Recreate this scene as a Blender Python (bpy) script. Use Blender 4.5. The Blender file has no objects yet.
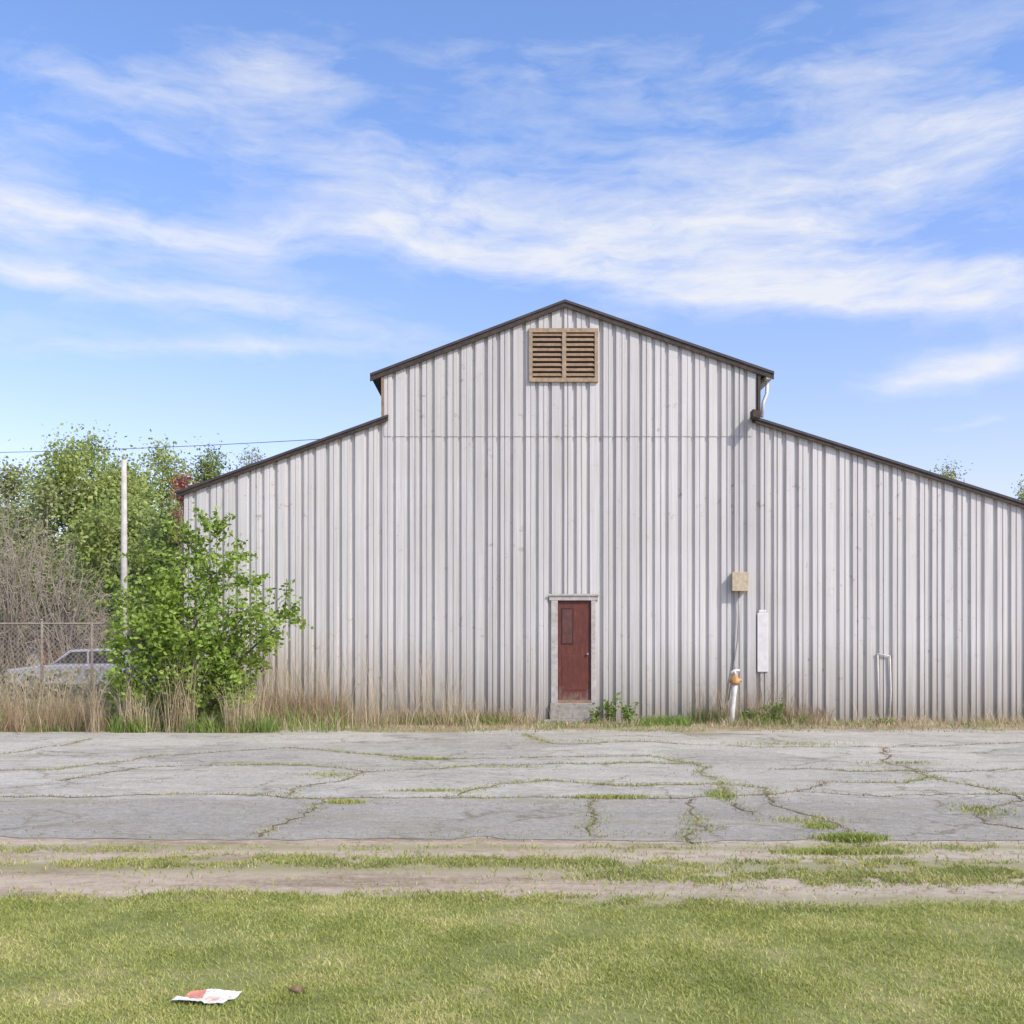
import bpy, math, random
import numpy as np
from mathutils import Vector
random.seed(7); rng = np.random.default_rng(11)
R = math.radians
scene = bpy.context.scene
col = scene.collection
F = 1024.0; HZ = 642.0; EYE = 1.6
WY = 20.48
def PX(px, py, Y):
    return (px-512)*Y/F, EYE+(HZ-py)*Y/F
def GR(px, py):
    Y = EYE*F/(py-HZ); return (px-512)*Y/F, Y

# ---------------- node helpers
def newmat(name):
    m = bpy.data.materials.new(name); m.use_nodes = True
    nt = m.node_tree; nt.nodes.clear()
    out = nt.nodes.new('ShaderNodeOutputMaterial')
    return m, nt, out
class N:
    def __init__(s, nt): s.nt = nt
    def node(s, t, **k):
        n = s.nt.nodes.new(t)
        for a, b in k.items(): setattr(n, a, b)
        return n
    def link(s, a, b):
        if hasattr(a, 'is_output') or isinstance(a, bpy.types.NodeSocket): s.nt.links.new(a, b)
        else:
            if b.type in ('RGBA',) and isinstance(a, (tuple, list)) and len(a) == 3: a = (*a, 1)
            b.default_value = a
    def m(s, op, a, b=None, c=None, clamp=False):
        n = s.node('ShaderNodeMath', operation=op, use_clamp=clamp)
        s.link(a, n.inputs[0])
        if b is not None: s.link(b, n.inputs[1])
        if c is not None: s.link(c, n.inputs[2])
        return n.outputs[0]
    def coords(s, kind='Object'):
        return s.node('ShaderNodeTexCoord').outputs[kind]
    def mapping(s, v, scale=(1,1,1), loc=(0,0,0), rot=(0,0,0)):
        n = s.node('ShaderNodeMapping'); s.link(v, n.inputs[0])
        n.inputs['Scale'].default_value = scale; n.inputs['Location'].default_value = loc; n.inputs['Rotation'].default_value = rot
        return n.outputs[0]
    def noise(s, v, scale=1, detail=5, rough=.55, dist=0):
        n = s.node('ShaderNodeTexNoise'); s.link(v, n.inputs['Vector'])
        n.inputs['Scale'].default_value = scale; n.inputs['Detail'].default_value = detail
        n.inputs['Roughness'].default_value = rough; n.inputs['Distortion'].default_value = dist
        return n.outputs[0]
    def vor(s, v, scale, feature='F1', out='Distance'):
        n = s.node('ShaderNodeTexVoronoi', feature=feature); s.link(v, n.inputs['Vector'])
        n.inputs['Scale'].default_value = scale
        return n.outputs[out]
    def ramp(s, f, stops, interp='LINEAR'):
        n = s.node('ShaderNodeValToRGB'); cr = n.color_ramp; cr.interpolation = interp
        while len(cr.elements) < len(stops): cr.elements.new(.5)
        for e, (p, c) in zip(cr.elements, stops):
            e.position = p
            e.color = (c, c, c, 1) if not isinstance(c, (tuple, list)) else (*c, 1)
        s.link(f, n.inputs[0]); return n.outputs[0]
    def mix(s, f, a, b, mode='MIX'):
        n = s.node('ShaderNodeMix', data_type='RGBA', blend_type=mode)
        s.link(f, n.inputs[0]); s.link(a, n.inputs[6]); s.link(b, n.inputs[7])
        return n.outputs[2]
    def xyz(s, v):
        n = s.node('ShaderNodeSeparateXYZ'); s.link(v, n.inputs[0]); return n.outputs
    def principled(s, colr, rough=.7, metal=0, bump=None, bstr=.3, bdist=.02):
        p = s.node('ShaderNodeBsdfPrincipled')
        s.link(colr, p.inputs['Base Color']); s.link(rough, p.inputs['Roughness']); s.link(metal, p.inputs['Metallic'])
        if bump is not None:
            b = s.node('ShaderNodeBump'); b.inputs['Strength'].default_value = bstr; b.inputs['Distance'].default_value = bdist
            s.link(bump, b.inputs['Height']); s.nt.links.new(b.outputs[0], p.inputs['Normal'])
        return p.outputs[0]

def simple(name, c1, c2=None, scale=6, rough=.6, metal=0, bump=0.2):
    m, nt, out = newmat(name); n = N(nt)
    c2 = c2 or tuple(x*.7 for x in c1)
    v = n.coords(); f = n.noise(v, scale, 6, .65)
    f2 = n.ramp(f, [(.35, 0), (.65, 1)])
    nt.links.new(n.principled(n.mix(f2, c1, c2), rough, metal, f, bump, .01), out.inputs[0])
    return m
def leafmat(name, dark, mid, light, transl=.35, ns=1.5, hgt=False):
    m, nt, out = newmat(name); n = N(nt)
    rp = n.node('ShaderNodeNewGeometry').outputs['Random Per Island']
    v = n.coords(); big = n.noise(v, ns, 3, .6)
    f = n.m('ADD', n.m('MULTIPLY', rp, .6), n.m('MULTIPLY', n.m('SUBTRACT', big, .5), 1.6))
    f = n.m('ADD', f, .2, clamp=True)
    c = n.ramp(f, [(0, dark), (.5, mid), (1, light)])
    p = n.principled(c, .55)
    t = n.node('ShaderNodeBsdfTranslucent'); nt.links.new(c, t.inputs[0])
    mx = n.node('ShaderNodeMixShader'); mx.inputs[0].default_value = transl
    nt.links.new(p, mx.inputs[1]); nt.links.new(t.outputs[0], mx.inputs[2]); nt.links.new(mx.outputs[0], out.inputs[0])
    return m

# ---------------- materials
def mat_wall():
    m, nt, out = newmat('weathered_siding'); n = N(nt)
    v = n.coords('Object'); x, y, z = n.xyz(v)
    streak = n.noise(n.mapping(v, (22, 1, .30)), 1, 8, .7)
    fine = n.noise(n.mapping(v, (60, 1, .9)), 1, 5, .7)
    blot = n.noise(v, .7, 5, .6); speck = n.noise(n.mapping(v, (1.6, 1, 1)), 9, 8, .8)
    cell = n.m('FLOOR', n.m('DIVIDE', x, .81))
    wn = n.node('ShaderNodeTexWhiteNoise', noise_dimensions='1D'); nt.links.new(cell, wn.inputs['W'])
    tone = n.m('ADD', .88, n.m('MULTIPLY', wn.outputs[0], .15))
    base = n.mix(n.ramp(streak, [(.3, 0), (.62, 1)]), (.45, .432, .40), (.635, .618, .585))
    base = n.mix(n.m('MULTIPLY', n.ramp(blot, [(.4, 0), (.75, 1)]), .4), base, (.47, .44, .385))
    tn = n.node('ShaderNodeCombineColor')
    for i in range(3): nt.links.new(tone, tn.inputs[i])
    base = n.mix(1.0, base, tn.outputs[0], 'MULTIPLY')
    run = n.ramp(fine, [(.57, 0), (.71, 1)])
    base = n.mix(n.m('MULTIPLY', run, .45), base, (.25, .23, .20))
    base = n.mix(n.ramp(speck, [(.59, 0), (.74, .5)]), base, (.26, .23, .18))
    zz = n.m('ADD', z, n.m('MULTIPLY', n.m('SUBTRACT', streak, .5), 1.8))
    low = n.ramp(n.m('MULTIPLY', zz, .6), [(0.0, 1), (.35, .5), (1.0, 0)])
    base = n.mix(n.m('MULTIPLY', low, .8), base, (.22, .19, .135))
    rust = n.m('MULTIPLY', n.ramp(n.noise(v, 5, 8, .75), [(.58, 0), (.68, 1)]), n.ramp(n.m('ADD', n.noise(v, .6, 2), n.ramp(n.m('MULTIPLY', z, .4), [(0, .14), (1, 0)])), [(.48, 0), (.6, .85)]))
    base = n.mix(rust, base, (.23, .14, .09))
    nt.links.new(n.principled(base, .6, .05, blot, .1, .02), out.inputs[0]); return m
def mat_asphalt():
    m, nt, out = newmat('weathered_asphalt'); n = N(nt)
    v = n.coords(); x, y, z = n.xyz(v)
    w = n.node('ShaderNodeVectorMath', operation='ADD'); nt.links.new(v, w.inputs[0])
    nn = n.node('ShaderNodeTexNoise'); nt.links.new(v, nn.inputs[0]); nn.inputs['Scale'].default_value = 1.3; nn.inputs['Detail'].default_value = 9; nn.inputs['Roughness'].default_value = .7
    nt.links.new(n.mapping(nn.outputs[1], (1.1, 1.1, 0)), w.inputs[1]); wv = w.outputs[0]
    big = n.noise(v, .35, 5, .6); mid = n.noise(n.mapping(v, (1, 1.6, 1)), 2.4, 10, .78); fine = n.noise(v, 45, 5, .85); grit = n.noise(v, 12, 8, .85)
    cr = n.xyz(n.vor(n.mapping(wv, (.35, .5, 1)), 1, 'F1', 'Color'))[0]
    f = n.m('ADD', n.m('MULTIPLY', big, .5), n.m('ADD', n.m('MULTIPLY', mid, .6), n.m('MULTIPLY', cr, .18)))
    c = n.ramp(f, [(.40, (.33, .305, .255)), (.58, (.49, .46, .395)), (.76, (.61, .575, .495))])
    nearf = n.m('SUBTRACT', 1, n.m('DIVIDE', n.m('SUBTRACT', n.m('ADD', y, mid), 10.7), .5), clamp=True)
    c = n.mix(n.m('MULTIPLY', nearf, .5), c, (.30, .28, .24))
    c = n.mix(n.ramp(n.m('ADD', fine, n.m('MULTIPLY', grit, .6)), [(.66, .0), (1.0, .85)]), c, n.mix(1, c, (.42, .41, .40), 'MULTIPLY'))
    c = n.mix(n.ramp(grit, [(.55, 0), (.69, .55)]), c, (.20, .175, .12))
    c = n.mix(n.ramp(grit, [(.30, .5), (.42, 0)]), c, (.62, .575, .485))
    c = n.mix(n.ramp(n.noise(n.mapping(v, (.5, 2.4, 1)), 1, 8, .75), [(.52, 0), (.64, .5)]), c, (.27, .245, .14))
    # dark stains
    c = n.mix(n.ramp(n.noise(n.mapping(v, (.7, 1, 1), (7, 3, 0)), .9, 7, .7), [(.55, 0), (.66, .45)]), c, (.22, .205, .175))
    e2 = n.vor(n.mapping(wv, (.8, 1.2, 1)), 1, 'DISTANCE_TO_EDGE')
    k = n.m('MULTIPLY', n.ramp(e2, [(0, 1), (.012, .6), (.026, 0)]), n.ramp(n.noise(v, .5, 3), [(.46, 0), (.56, .75)]))
    e3 = n.vor(n.mapping(wv, (2.6, 3.4, 1)), 1, 'DISTANCE_TO_EDGE')
    k3 = n.m('MULTIPLY', n.ramp(e3, [(0, 1), (.03, .5), (.06, 0)]), n.ramp(n.noise(v, .8, 3), [(.52, 0), (.64, .5)]))
    k = n.m('MAXIMUM', k, k3)
    c = n.mix(k, c, (.14, .13, .07))
    h = n.m('SUBTRACT', n.m('ADD', fine, n.m('MULTIPLY', grit, 2)), n.m('MULTIPLY', k, 1))
    nt.links.new(n.principled(c, .95, 0, h, .55, .012), out.inputs[0]); return m
def mat_ground(name, c1, c2, c3, s=1.0, bumpd=.02):
    m, nt, out = newmat(name); n = N(nt); v = n.coords()
    a = n.noise(v, .8*s, 6, .65); b = n.noise(v, 7*s, 6, .7); g = n.noise(v, 70, 3, .8)
    f = n.m('ADD', n.m('MULTIPLY', a, .55), n.m('MULTIPLY', b, .45))
    c = n.ramp(f, [(.36, c1), (.5, c2), (.62, c3)])
    c = n.mix(n.m('MULTIPLY', n.ramp(g, [(.4, 0), (.65, 1)]), .35), c, n.mix(1, c, (.5, .5, .5), 'MULTIPLY'))
    nt.links.new(n.principled(c, .95, 0, g, .6, bumpd), out.inputs[0]); return m
def mat_verge():
    m, nt, out = newmat('gravel_verge'); n = N(nt); v = n.coords(); x, y, z = n.xyz(v)
    a = n.noise(n.mapping(v, (.45, 2.2, 1)), 1.3, 8, .7); b = n.noise(v, 9, 7, .75); g = n.noise(v, 60, 4, .85)
    f = n.m('ADD', n.m('MULTIPLY', a, .6), n.m('MULTIPLY', b, .4))
    c = n.ramp(f, [(.38, (.28, .205, .135)), (.5, (.47, .375, .27)), (.62, (.60, .50, .38))])
    cc = n.vor(n.mapping(v, (1.2, 2.4, 1)), 1, 'DISTANCE_TO_EDGE')
    sl = n.ramp(n.m('MULTIPLY', n.m('ADD', x, n.m('MULTIPLY', a, 3)), .2), [(.4, 0), (.6, 1)])
    c = n.mix(n.m('MULTIPLY', n.m('MULTIPLY', sl, n.ramp(cc, [(.0, 0), (.04, .7)])), n.ramp(b, [(.4, 0), (.55, 1)])), c, (.54, .475, .38))
    c = n.mix(n.ramp(g, [(.48, 0), (.75, .55)]), c, n.mix(1, c, (.45, .43, .40), 'MULTIPLY'))
    yy = n.m('ADD', y, n.m('MULTIPLY', n.m('SUBTRACT', a, .5), .45))
    def bnd(c0, w): return n.m('EXPONENT', n.m('MULTIPLY', n.m('POWER', n.m('ABSOLUTE', n.m('DIVIDE', n.m('SUBTRACT', yy, c0), w)), 2), -1))
    gb = n.m('ADD', bnd(7.28, .20), n.m('MULTIPLY', bnd(7.95, .10), .8)); gb = n.m('ADD', gb, n.m('MULTIPLY', bnd(6.3, .15), .9))
    gb = n.m('MULTIPLY', gb, n.ramp(b, [(.36, .25), (.52, 1)]), clamp=True)
    c = n.mix(n.m('MULTIPLY', gb, .75), c, (.25, .25, .085))
    nt.links.new(n.principled(c, .95, 0, n.m('ADD', g, b), .6, .02), out.inputs[0]); return m
def mat_door():
    m, nt, out = newmat('red_door_paint'); n = N(nt); v = n.coords(); z = n.xyz(v)[2]
    f = n.noise(n.mapping(v, (6, 1, 2)), 2, 8, .7)
    c = n.ramp(f, [(.35, (.075, .016, .009)), (.58, (.12, .027, .014)), (.74, (.22, .08, .05))])
    low = n.ramp(n.m('ADD', z, n.m('MULTIPLY', n.m('SUBTRACT', f, .5), 1.8)), [(.35, 1), (.65, 0)])
    c = n.mix(n.m('MULTIPLY', low, .65), c, (.22, .17, .13))
    nt.links.new(n.principled(c, .6, 0, f, .2, .01), out.inputs[0]); return m
MW = mat_wall(); MA = mat_asphalt(); MD = mat_door()
M_ground = mat_ground('meadow_ground', (.10, .12, .04), (.17, .17, .08), (.24, .20, .12))
M_dirt = mat_ground('dirt_strip', (.16, .15, .06), (.33, .275, .16), (.46, .385, .25), 1.6)
M_verge = mat_verge()
M_lawnsoil = mat_ground('lawn_soil', (.16, .18, .045), (.24, .26, .075), (.38, .33, .15))
M_crack = mat_ground('crack_soil', (.08, .09, .035), (.15, .15, .065), (.24, .20, .11), 2)
M_roof = simple('roof_metal', (.065, .052, .045), (.03, .026, .025), 5, .6)
M_fascia = simple('fascia_wood', (.026, .02, .018), (.065, .044, .032), 9, .75)
M_vent = simple('vent_wood', (.40, .30, .20), (.25, .185, .12), 12, .8)
M_slat = simple('slat_wood', (.30, .20, .12), (.20, .13, .08), 12, .8)
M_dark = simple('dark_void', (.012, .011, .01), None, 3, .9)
M_trim = simple('pale_trim', (.47, .45, .41), (.33, .30, .26), 9, .7)
M_white = simple('white_paint', (.72, .70, .66), (.54, .52, .47), 8, .5)
M_panel = simple('faded_panel', (.64, .63, .60), (.55, .54, .51), 8, .6)
M_shed = simple('shed_paint', (.46, .43, .38), (.33, .31, .27), 2, .8)
M_conc = simple('concrete', (.36, .335, .29), (.22, .20, .17), 12, .9)
M_box = simple('beige_box', (.52, .44, .31), (.38, .30, .2), 12, .6)
M_rust = simple('tan_brass', (.55, .31, .12), (.36, .18, .07), 20, .6, .1)
M_galv = simple('galvanised_steel', (.36, .36, .35), (.25, .25, .25), 12, .5, .4)
M_old = simple('rusty_fence_steel', (.30, .27, .23), (.22, .16, .12), 8, .8, .1)
M_pole = simple('pale_pole', (.56, .52, .46), (.40, .37, .33), 5, .8)
M_wire = simple('grey_wire', (.14, .15, .17), None, 3, .6)
M_bark = simple('bark', (.26, .22, .16), (.16, .13, .10), 6, .9)
M_twig = simple('dry_twig', (.46, .385, .29), (.31, .255, .19), 3, .9)
M_stem = simple('green_stem', (.14, .12, .06), (.09, .08, .045), 6, .8)
M_glass = simple('dark_glass', (.03, .035, .04), (.05, .055, .06), 2, .15)
M_tyre = simple('tyre_rubber', (.02, .02, .02), None, 3, .85)
M_rim = simple('wheel_rim', (.4, .4, .4), None, 3, .4, .6)
M_carp = simple('pale_car_paint', (.46, .46, .48), (.40, .40, .43), 1, .4, .2, 0)
M_lamp = simple('red_lamp', (.4, .03, .02), None, 3, .3)
L_bush = leafmat('bush_leaf', (.12, .19, .025), (.26, .38, .055), (.44, .55, .12), .42, 1.8)
L_t1 = leafmat('spring_leaf', (.20, .26, .07), (.37, .45, .12), (.55, .60, .21), .42, .4)
L_t2 = leafmat('olive_leaf', (.19, .22, .085), (.33, .37, .14), (.48, .49, .23), .38, .4)
L_t3 = leafmat('deep_leaf', (.13, .18, .05), (.25, .33, .09), (.39, .45, .14), .38, .4)
L_red = leafmat('red_leaf', (.25, .07, .05), (.42, .13, .09), (.5, .22, .16), .3, 1)
L_wood = leafmat('woodland_leaf', (.17, .17, .09), (.28, .28, .15), (.42, .38, .24), .25, .25)
L_lawn = leafmat('lawn_blade', (.25, .29, .06), (.45, .48, .12), (.74, .66, .31), .42, 1.6)
L_crackg = leafmat('crack_grass', (.18, .23, .045), (.36, .41, .09), (.58, .52, .22), .35, 2)
L_dry = leafmat('straw', (.32, .25, .14), (.52, .42, .26), (.72, .61, .42), .35, 1.2)
L_drybr = leafmat('brown_straw', (.20, .13, .08), (.36, .25, .15), (.52, .39, .25), .3, 1.5)
L_weed = leafmat('weed_leaf', (.09, .15, .025), (.20, .30, .055), (.34, .44, .10), .35, 2)

# ---------------- mesh helpers
ORIG = {}
def rootloc(p):
    while p is not None and p.parent is not None: p = p.parent
    return ORIG.get(p.name, (0, 0, 0)) if p is not None else (0, 0, 0)
def link(name, me, mat, parent=None, origin=None):
    o = bpy.data.objects.new(name, me); col.objects.link(o)
    if mat: me.materials.append(mat)
    if parent is not None: o.parent = parent
    return o
def empty(name, loc, label, cat, group=None):
    o = bpy.data.objects.new(name, None); col.objects.link(o); o.location = loc; o.empty_display_size = .3
    ORIG[o.name] = tuple(loc); tag(o, label, cat, group); return o
def tag(o, label=None, cat=None, group=None, kind=None):
    if label: o['label'] = label
    if cat: o['category'] = cat
    if group: o['group'] = group
    if kind: o['kind'] = kind
    return o
class MB:
    def __init__(s): s.v = []; s.f = []; s.sm = []
    def quad(s, *p):
        i = len(s.v); s.v += [tuple(q) for q in p]; s.f.append(tuple(range(i, i+len(p)))); s.sm.append(False)
    def box(s, x0, x1, y0, y1, z0, z1):
        i = len(s.v)
        s.v += [(x0,y0,z0),(x1,y0,z0),(x1,y1,z0),(x0,y1,z0),(x0,y0,z1),(x1,y0,z1),(x1,y1,z1),(x0,y1,z1)]
        for f in [(0,3,2,1),(4,5,6,7),(0,1,5,4),(1,2,6,5),(2,3,7,6),(3,0,4,7)]:
            s.f.append(tuple(i+k for k in f)); s.sm.append(False)
    def prism(s, pts, y0, y1):      # polygon in XZ, extruded in Y
        i = len(s.v); n = len(pts)
        s.v += [(x, y0, z) for x, z in pts] + [(x, y1, z) for x, z in pts]
        s.f.append(tuple(range(i, i+n))); s.f.append(tuple(range(i+2*n-1, i+n-1, -1))); s.sm += [False]*2
        for k in range(n):
            s.f.append((i+k, i+n+k, i+n+(k+1)%n, i+(k+1)%n)); s.sm.append(False)
    def tube(s, pts, rad, n=8, cap=True):
        pts = [Vector(p) for p in pts]
        if not isinstance(rad, (list, tuple)): rad = [rad]*len(pts)
        i0 = len(s.v)
        for k, p in enumerate(pts):
            d = (pts[min(k+1, len(pts)-1)]-pts[max(k-1, 0)])
            if d.length < 1e-6: d = Vector((0,0,1))
            d.normalize()
            u = d.cross(Vector((0, 1, 0.13)));
            if u.length < 1e-3: u = d.cross(Vector((1, 0, 0)))
            u.normalize(); w = d.cross(u)
            for j in range(n):
                a = 2*math.pi*j/n
                s.v.append(tuple(p+(u*math.cos(a)+w*math.sin(a))*rad[k]))
        for k in range(len(pts)-1):
            for j in range(n):
                a = i0+k*n+j; b = i0+k*n+(j+1)%n
                s.f.append((a, b, b+n, a+n)); s.sm.append(n > 4)
        if cap and n > 2:
            s.f.append(tuple(i0+j for j in range(n-1, -1, -1))); s.f.append(tuple(i0+(len(pts)-1)*n+j for j in range(n))); s.sm += [False]*2
    def build(s, name, mat, parent=None, bevel=0):
        o0 = rootloc(parent)
        me = bpy.data.meshes.new(name)
        me.from_pydata([(a-o0[0], b-o0[1], c-o0[2]) for a, b, c in s.v], [], s.f)
        me.polygons.foreach_set('use_smooth', s.sm); me.update()
        o = link(name, me, mat, parent)
        if bevel:
            b = o.modifiers.new('bevel', 'BEVEL'); b.width = bevel; b.segments = 2; b.limit_method = 'ANGLE'
        return o
def npobj(name, V, faces, mat, parent=None):
    """faces: list of (nfaces,k) int arrays"""
    o0 = np.array(rootloc(parent)); V = (V-o0).astype(np.float32)
    me = bpy.data.meshes.new(name)
    me.vertices.add(len(V)); me.vertices.foreach_set('co', V.ravel())
    loops = np.concatenate([f.ravel() for f in faces]).astype(np.int32)
    tot = np.concatenate([np.full(len(f), f.shape[1]) for f in faces])
    start = np.concatenate([[0], np.cumsum(tot)[:-1]]).astype(np.int32)
    me.loops.add(len(loops)); me.loops.foreach_set('vertex_index', loops)
    me.polygons.add(len(tot)); me.polygons.foreach_set('loop_start', start)
    me.update(calc_edges=True); me.validate()
    return link(name, me, mat, parent)
def leaves(name, C, L, W, mat, parent=None, up=.3):
    n = len(C)
    a = rng.normal(size=(n, 3)); a[:, 2] = a[:, 2]*.7; a /= np.linalg.norm(a, axis=1)[:, None]
    nr = rng.normal(size=(n, 3)); nr[:, 2] += up; nr[:, 1] -= up
    b = np.cross(a, nr); b /= (np.linalg.norm(b, axis=1)[:, None]+1e-9)
    l = (L*rng.uniform(.6, 1.3, n))[:, None]; w = (W*rng.uniform(.6, 1.3, n))[:, None]
    V = np.stack([C-a*l*.5, C+b*w*.5-a*l*.05, C+a*l*.5, C-b*w*.5-a*l*.05], 1).reshape(-1, 3)
    Fq = np.arange(4*n).reshape(n, 4)
    return npobj(name, V, [Fq], mat, parent)
def blade_arr(XY, z0, H, W, lean):
    n = len(XY); th = rng.uniform(0, 2*np.pi, n); ph = rng.uniform(0, 2*np.pi, n)
    H = H*rng.uniform(.55, 1.25, n); ln = lean*H*rng.uniform(.2, 1.3, n)
    base = np.stack([XY[:, 0], XY[:, 1], np.full(n, z0)], 1)
    s = np.stack([np.cos(th), np.sin(th), np.zeros(n)], 1)*(W*rng.uniform(.6, 1.2, n))[:, None]*.5
    d = np.stack([np.cos(ph), np.sin(ph), np.zeros(n)], 1)
    up = np.array([0, 0, 1.])
    mid = base+up*(H*.55)[:, None]+d*(ln*.3)[:, None]; tip = base+up*H[:, None]+d*ln[:, None]
    V = np.stack([base-s, base+s, mid+s*.8, mid-s*.8, tip], 1).reshape(-1, 3)
    i = np.arange(n)*5
    return V, np.stack([i, i+1, i+2, i+3], 1), np.stack([i+3, i+2, i+4], 1)
def blades(name, sets, mat):
    Vs, Q, T = [], [], []; k = 0
    for XY, z0, H, W, lean in sets:
        if len(XY) == 0: continue
        V, q, t = blade_arr(np.asarray(XY, float), z0, H, W, lean)
        Vs.append(V); Q.append(q+k); T.append(t+k); k += len(V)
    return npobj(name, np.concatenate(Vs), [np.concatenate(Q), np.concatenate(T)], mat)
def vnoise(x, y, s, seed=0):
    r = np.random.default_rng(seed); G = r.uniform(size=(64, 64))
    x = np.asarray(x)*s; y = np.asarray(y)*s
    xi = np.floor(x).astype(int); yi = np.floor(y).astype(int); fx = x-xi; fy = y-yi
    fx = fx*fx*(3-2*fx); fy = fy*fy*(3-2*fy)
    g = lambda a, b: G[a % 64, b % 64]
    return (g(xi, yi)*(1-fx)+g(xi+1, yi)*fx)*(1-fy)+(g(xi, yi+1)*(1-fx)+g(xi+1, yi+1)*fx)*fy

# ---------------- ground
def sheet(name, x0, x1, f0, f1, z, mat, step=.12, label=None):
    xs = np.arange(x0, x1+step, step); V = []
    for x in xs: V += [(x, f0(x), z), (x, f1(x), z)]
    i = np.arange(len(xs)-1)*2
    Fq = np.stack([i, i+2, i+3, i+1], 1)
    o = npobj(name, np.array(V), [Fq], mat); tag(o, kind='structure'); return o
def jag(base, amp, s, seed):
    return lambda x: base+amp*((vnoise(x, 0, s, seed)-.5)*2*.6+(vnoise(x, 3, s*5, seed+1)-.5)*.8)
mb = MB(); mb.quad((-900, -300, 0), (900, -300, 0), (900, 1800, 0), (-900, 1800, 0)); tag(mb.build('ground', M_ground), kind='structure')
sheet('gravel_verge', -45, 45, lambda x: 5.6, lambda x: 8.85, .004, M_verge)
sheet('dirt_strip', -45, 45, lambda x: 17.6, lambda x: 21.5, .004, M_dirt)
edge_near = jag(8.25, .22, .8, 5)
sheet('asphalt_lot', -45, 45, edge_near, jag(18.3, .7, .6, 9), .008, MA, .08)
def lawn_edge(x): return 6.27-.035*np.clip(x, -4, 4)+.18*((vnoise(x, 0*x, .7, 21)-.5)*1.2)+.10*(vnoise(x, 0*x, 4, 22)-.5)
sheet('lawn', -45, 45, lambda x: -8, lambda x: float(lawn_edge(np.array(x, float)))-.05, .012, M_lawnsoil, .08)

# cracks
cr = [
 [(-60,797),(60,798),(200,796),(330,800),(450,799),(575,797),(700,799),(800,793),(900,797),(1024,794),(1100,796)],
 [(-40,760),(30,752),(90,740)],
 [(60,782),(140,768),(230,765),(345,768),(372,772),(345,781),(300,788),(285,797)],
 [(372,772),(480,766),(600,764),(700,764)],
 [(300,748),(420,760),(520,758),(650,757),(700,764),(715,785),(735,803),(745,815)],
 [(880,748),(890,762),(930,778),(985,790),(1020,800),(975,812),(985,825),(1030,832)],
 [(768,788),(775,808),(820,822),(850,840),(870,852)],
 [(775,770),(900,772),(1060,770)],
 [(590,799),(598,820),(590,838)],
 [(320,800),(290,820),(250,838)],
 [(700,800),(690,818),(700,845)],
 [(520,735),(560,745),(640,742),(760,748),(880,748),(1060,742)],
 [(-40,772),(60,770),(150,757),(300,748)],
 [(450,799),(500,785),(560,782),(620,786),(700,784),(768,788)],
 [(800,793),(830,782),(900,784),(930,778)],
]
mb = MB(); crack_pts = []
for pl in cr:
    g = [GR(*p) for p in pl]; pts = []
    for (x0, y0), (x1, y1) in zip(g[:-1], g[1:]):
        L = math.hypot(x1-x0, y1-y0); n = max(2, int(L/.09))
        for k in range(n): t = k/n; pts.append((x0+(x1-x0)*t, y0+(y1-y0)*t))
    pts.append(g[-1])
    pts = [(x+(vnoise(x, y, 1.7, 31)-.5)*.25+random.uniform(-.04, .04), y+(vnoise(x, y, 1.9, 33)-.5)*.22+random.uniform(-.045, .045)) for x, y in pts]
    pts = [(float(a), float(b)) for a, b in pts]
    prev = None
    for k in range(len(pts)):
        a = pts[max(k-1, 0)]; b = pts[min(k+1, len(pts)-1)]
        dx, dy = b[0]-a[0], b[1]-a[1]; l = math.hypot(dx, dy) or 1
        w = random.uniform(.003, .017)
        q = ((pts[k][0]-dy/l*w, pts[k][1]+dx/l*w, .012), (pts[k][0]+dy/l*w, pts[k][1]-dx/l*w, .012))
        if prev: mb.quad(prev[0], prev[1], q[1], q[0])
        prev = q
    crack_pts += pts
tag(mb.build('asphalt_cracks', M_crack), kind='structure')

# grass in the cracks
cp = np.array(crack_pts)
dens = vnoise(cp[:, 0], cp[:, 1], .9, 77)
XY = []; XD = []
for (x, y), d in zip(cp, dens):
    k = int(max(0, (d-.40))*42)
    if k: XY.append(np.stack([rng.normal(x, .08, k), rng.normal(y, .035, k)], 1))
    XD.append(np.stack([rng.normal(x, .05, 8), rng.normal(y, .03, 8)], 1))
sets = [(np.concatenate(XY), .01, .028, .009, 1.0)]
def patch(px, py, wpx, hpx, n, H, W=.010, sets=sets):
    a, b = GR(px, py); sc = b/F
    x = rng.normal(a, wpx*sc*.4, n)
    yy = rng.normal(py, hpx*.35, n); yy = np.clip(yy, py-hpx, py+hpx)
    sets.append((np.stack([x, EYE*F/(yy-HZ)], 1), .01, H, W, .8))
for a in [(425,760,34,1.5,420,.035),(430,792,50,1.2,300,.03),(346,804,22,1.6,420,.04),(612,799,48,1.6,620,.04),(852,841,36,4,1500,.05),(845,854,80,3,1500,.035),(820,828,20,4,400,.03),
          (905,764,50,2,160,.035),(722,797,22,7,300,.035),(980,812,34,9,320,.03),(800,822,60,5,200,.035),(500,768,60,1.2,150,.03),(330,776,40,4,220,.03),(790,745,90,2,250,.05),(600,742,90,1.5,150,.04)]: patch(*a)
o = blades('crack_grass', sets, L_crackg); tag(o, 'thin green grass growing along the cracks in the asphalt lot', 'grass', kind='stuff')
n = 20000; sx_ = rng.uniform(-11, 11, n); sy_ = rng.uniform(8.3, 18.3, n)
k = (vnoise(sx_, sy_*2, .9, 101)*vnoise(sx_, sy_, 3.1, 102)) > rng.uniform(.25, .9, n)
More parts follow.
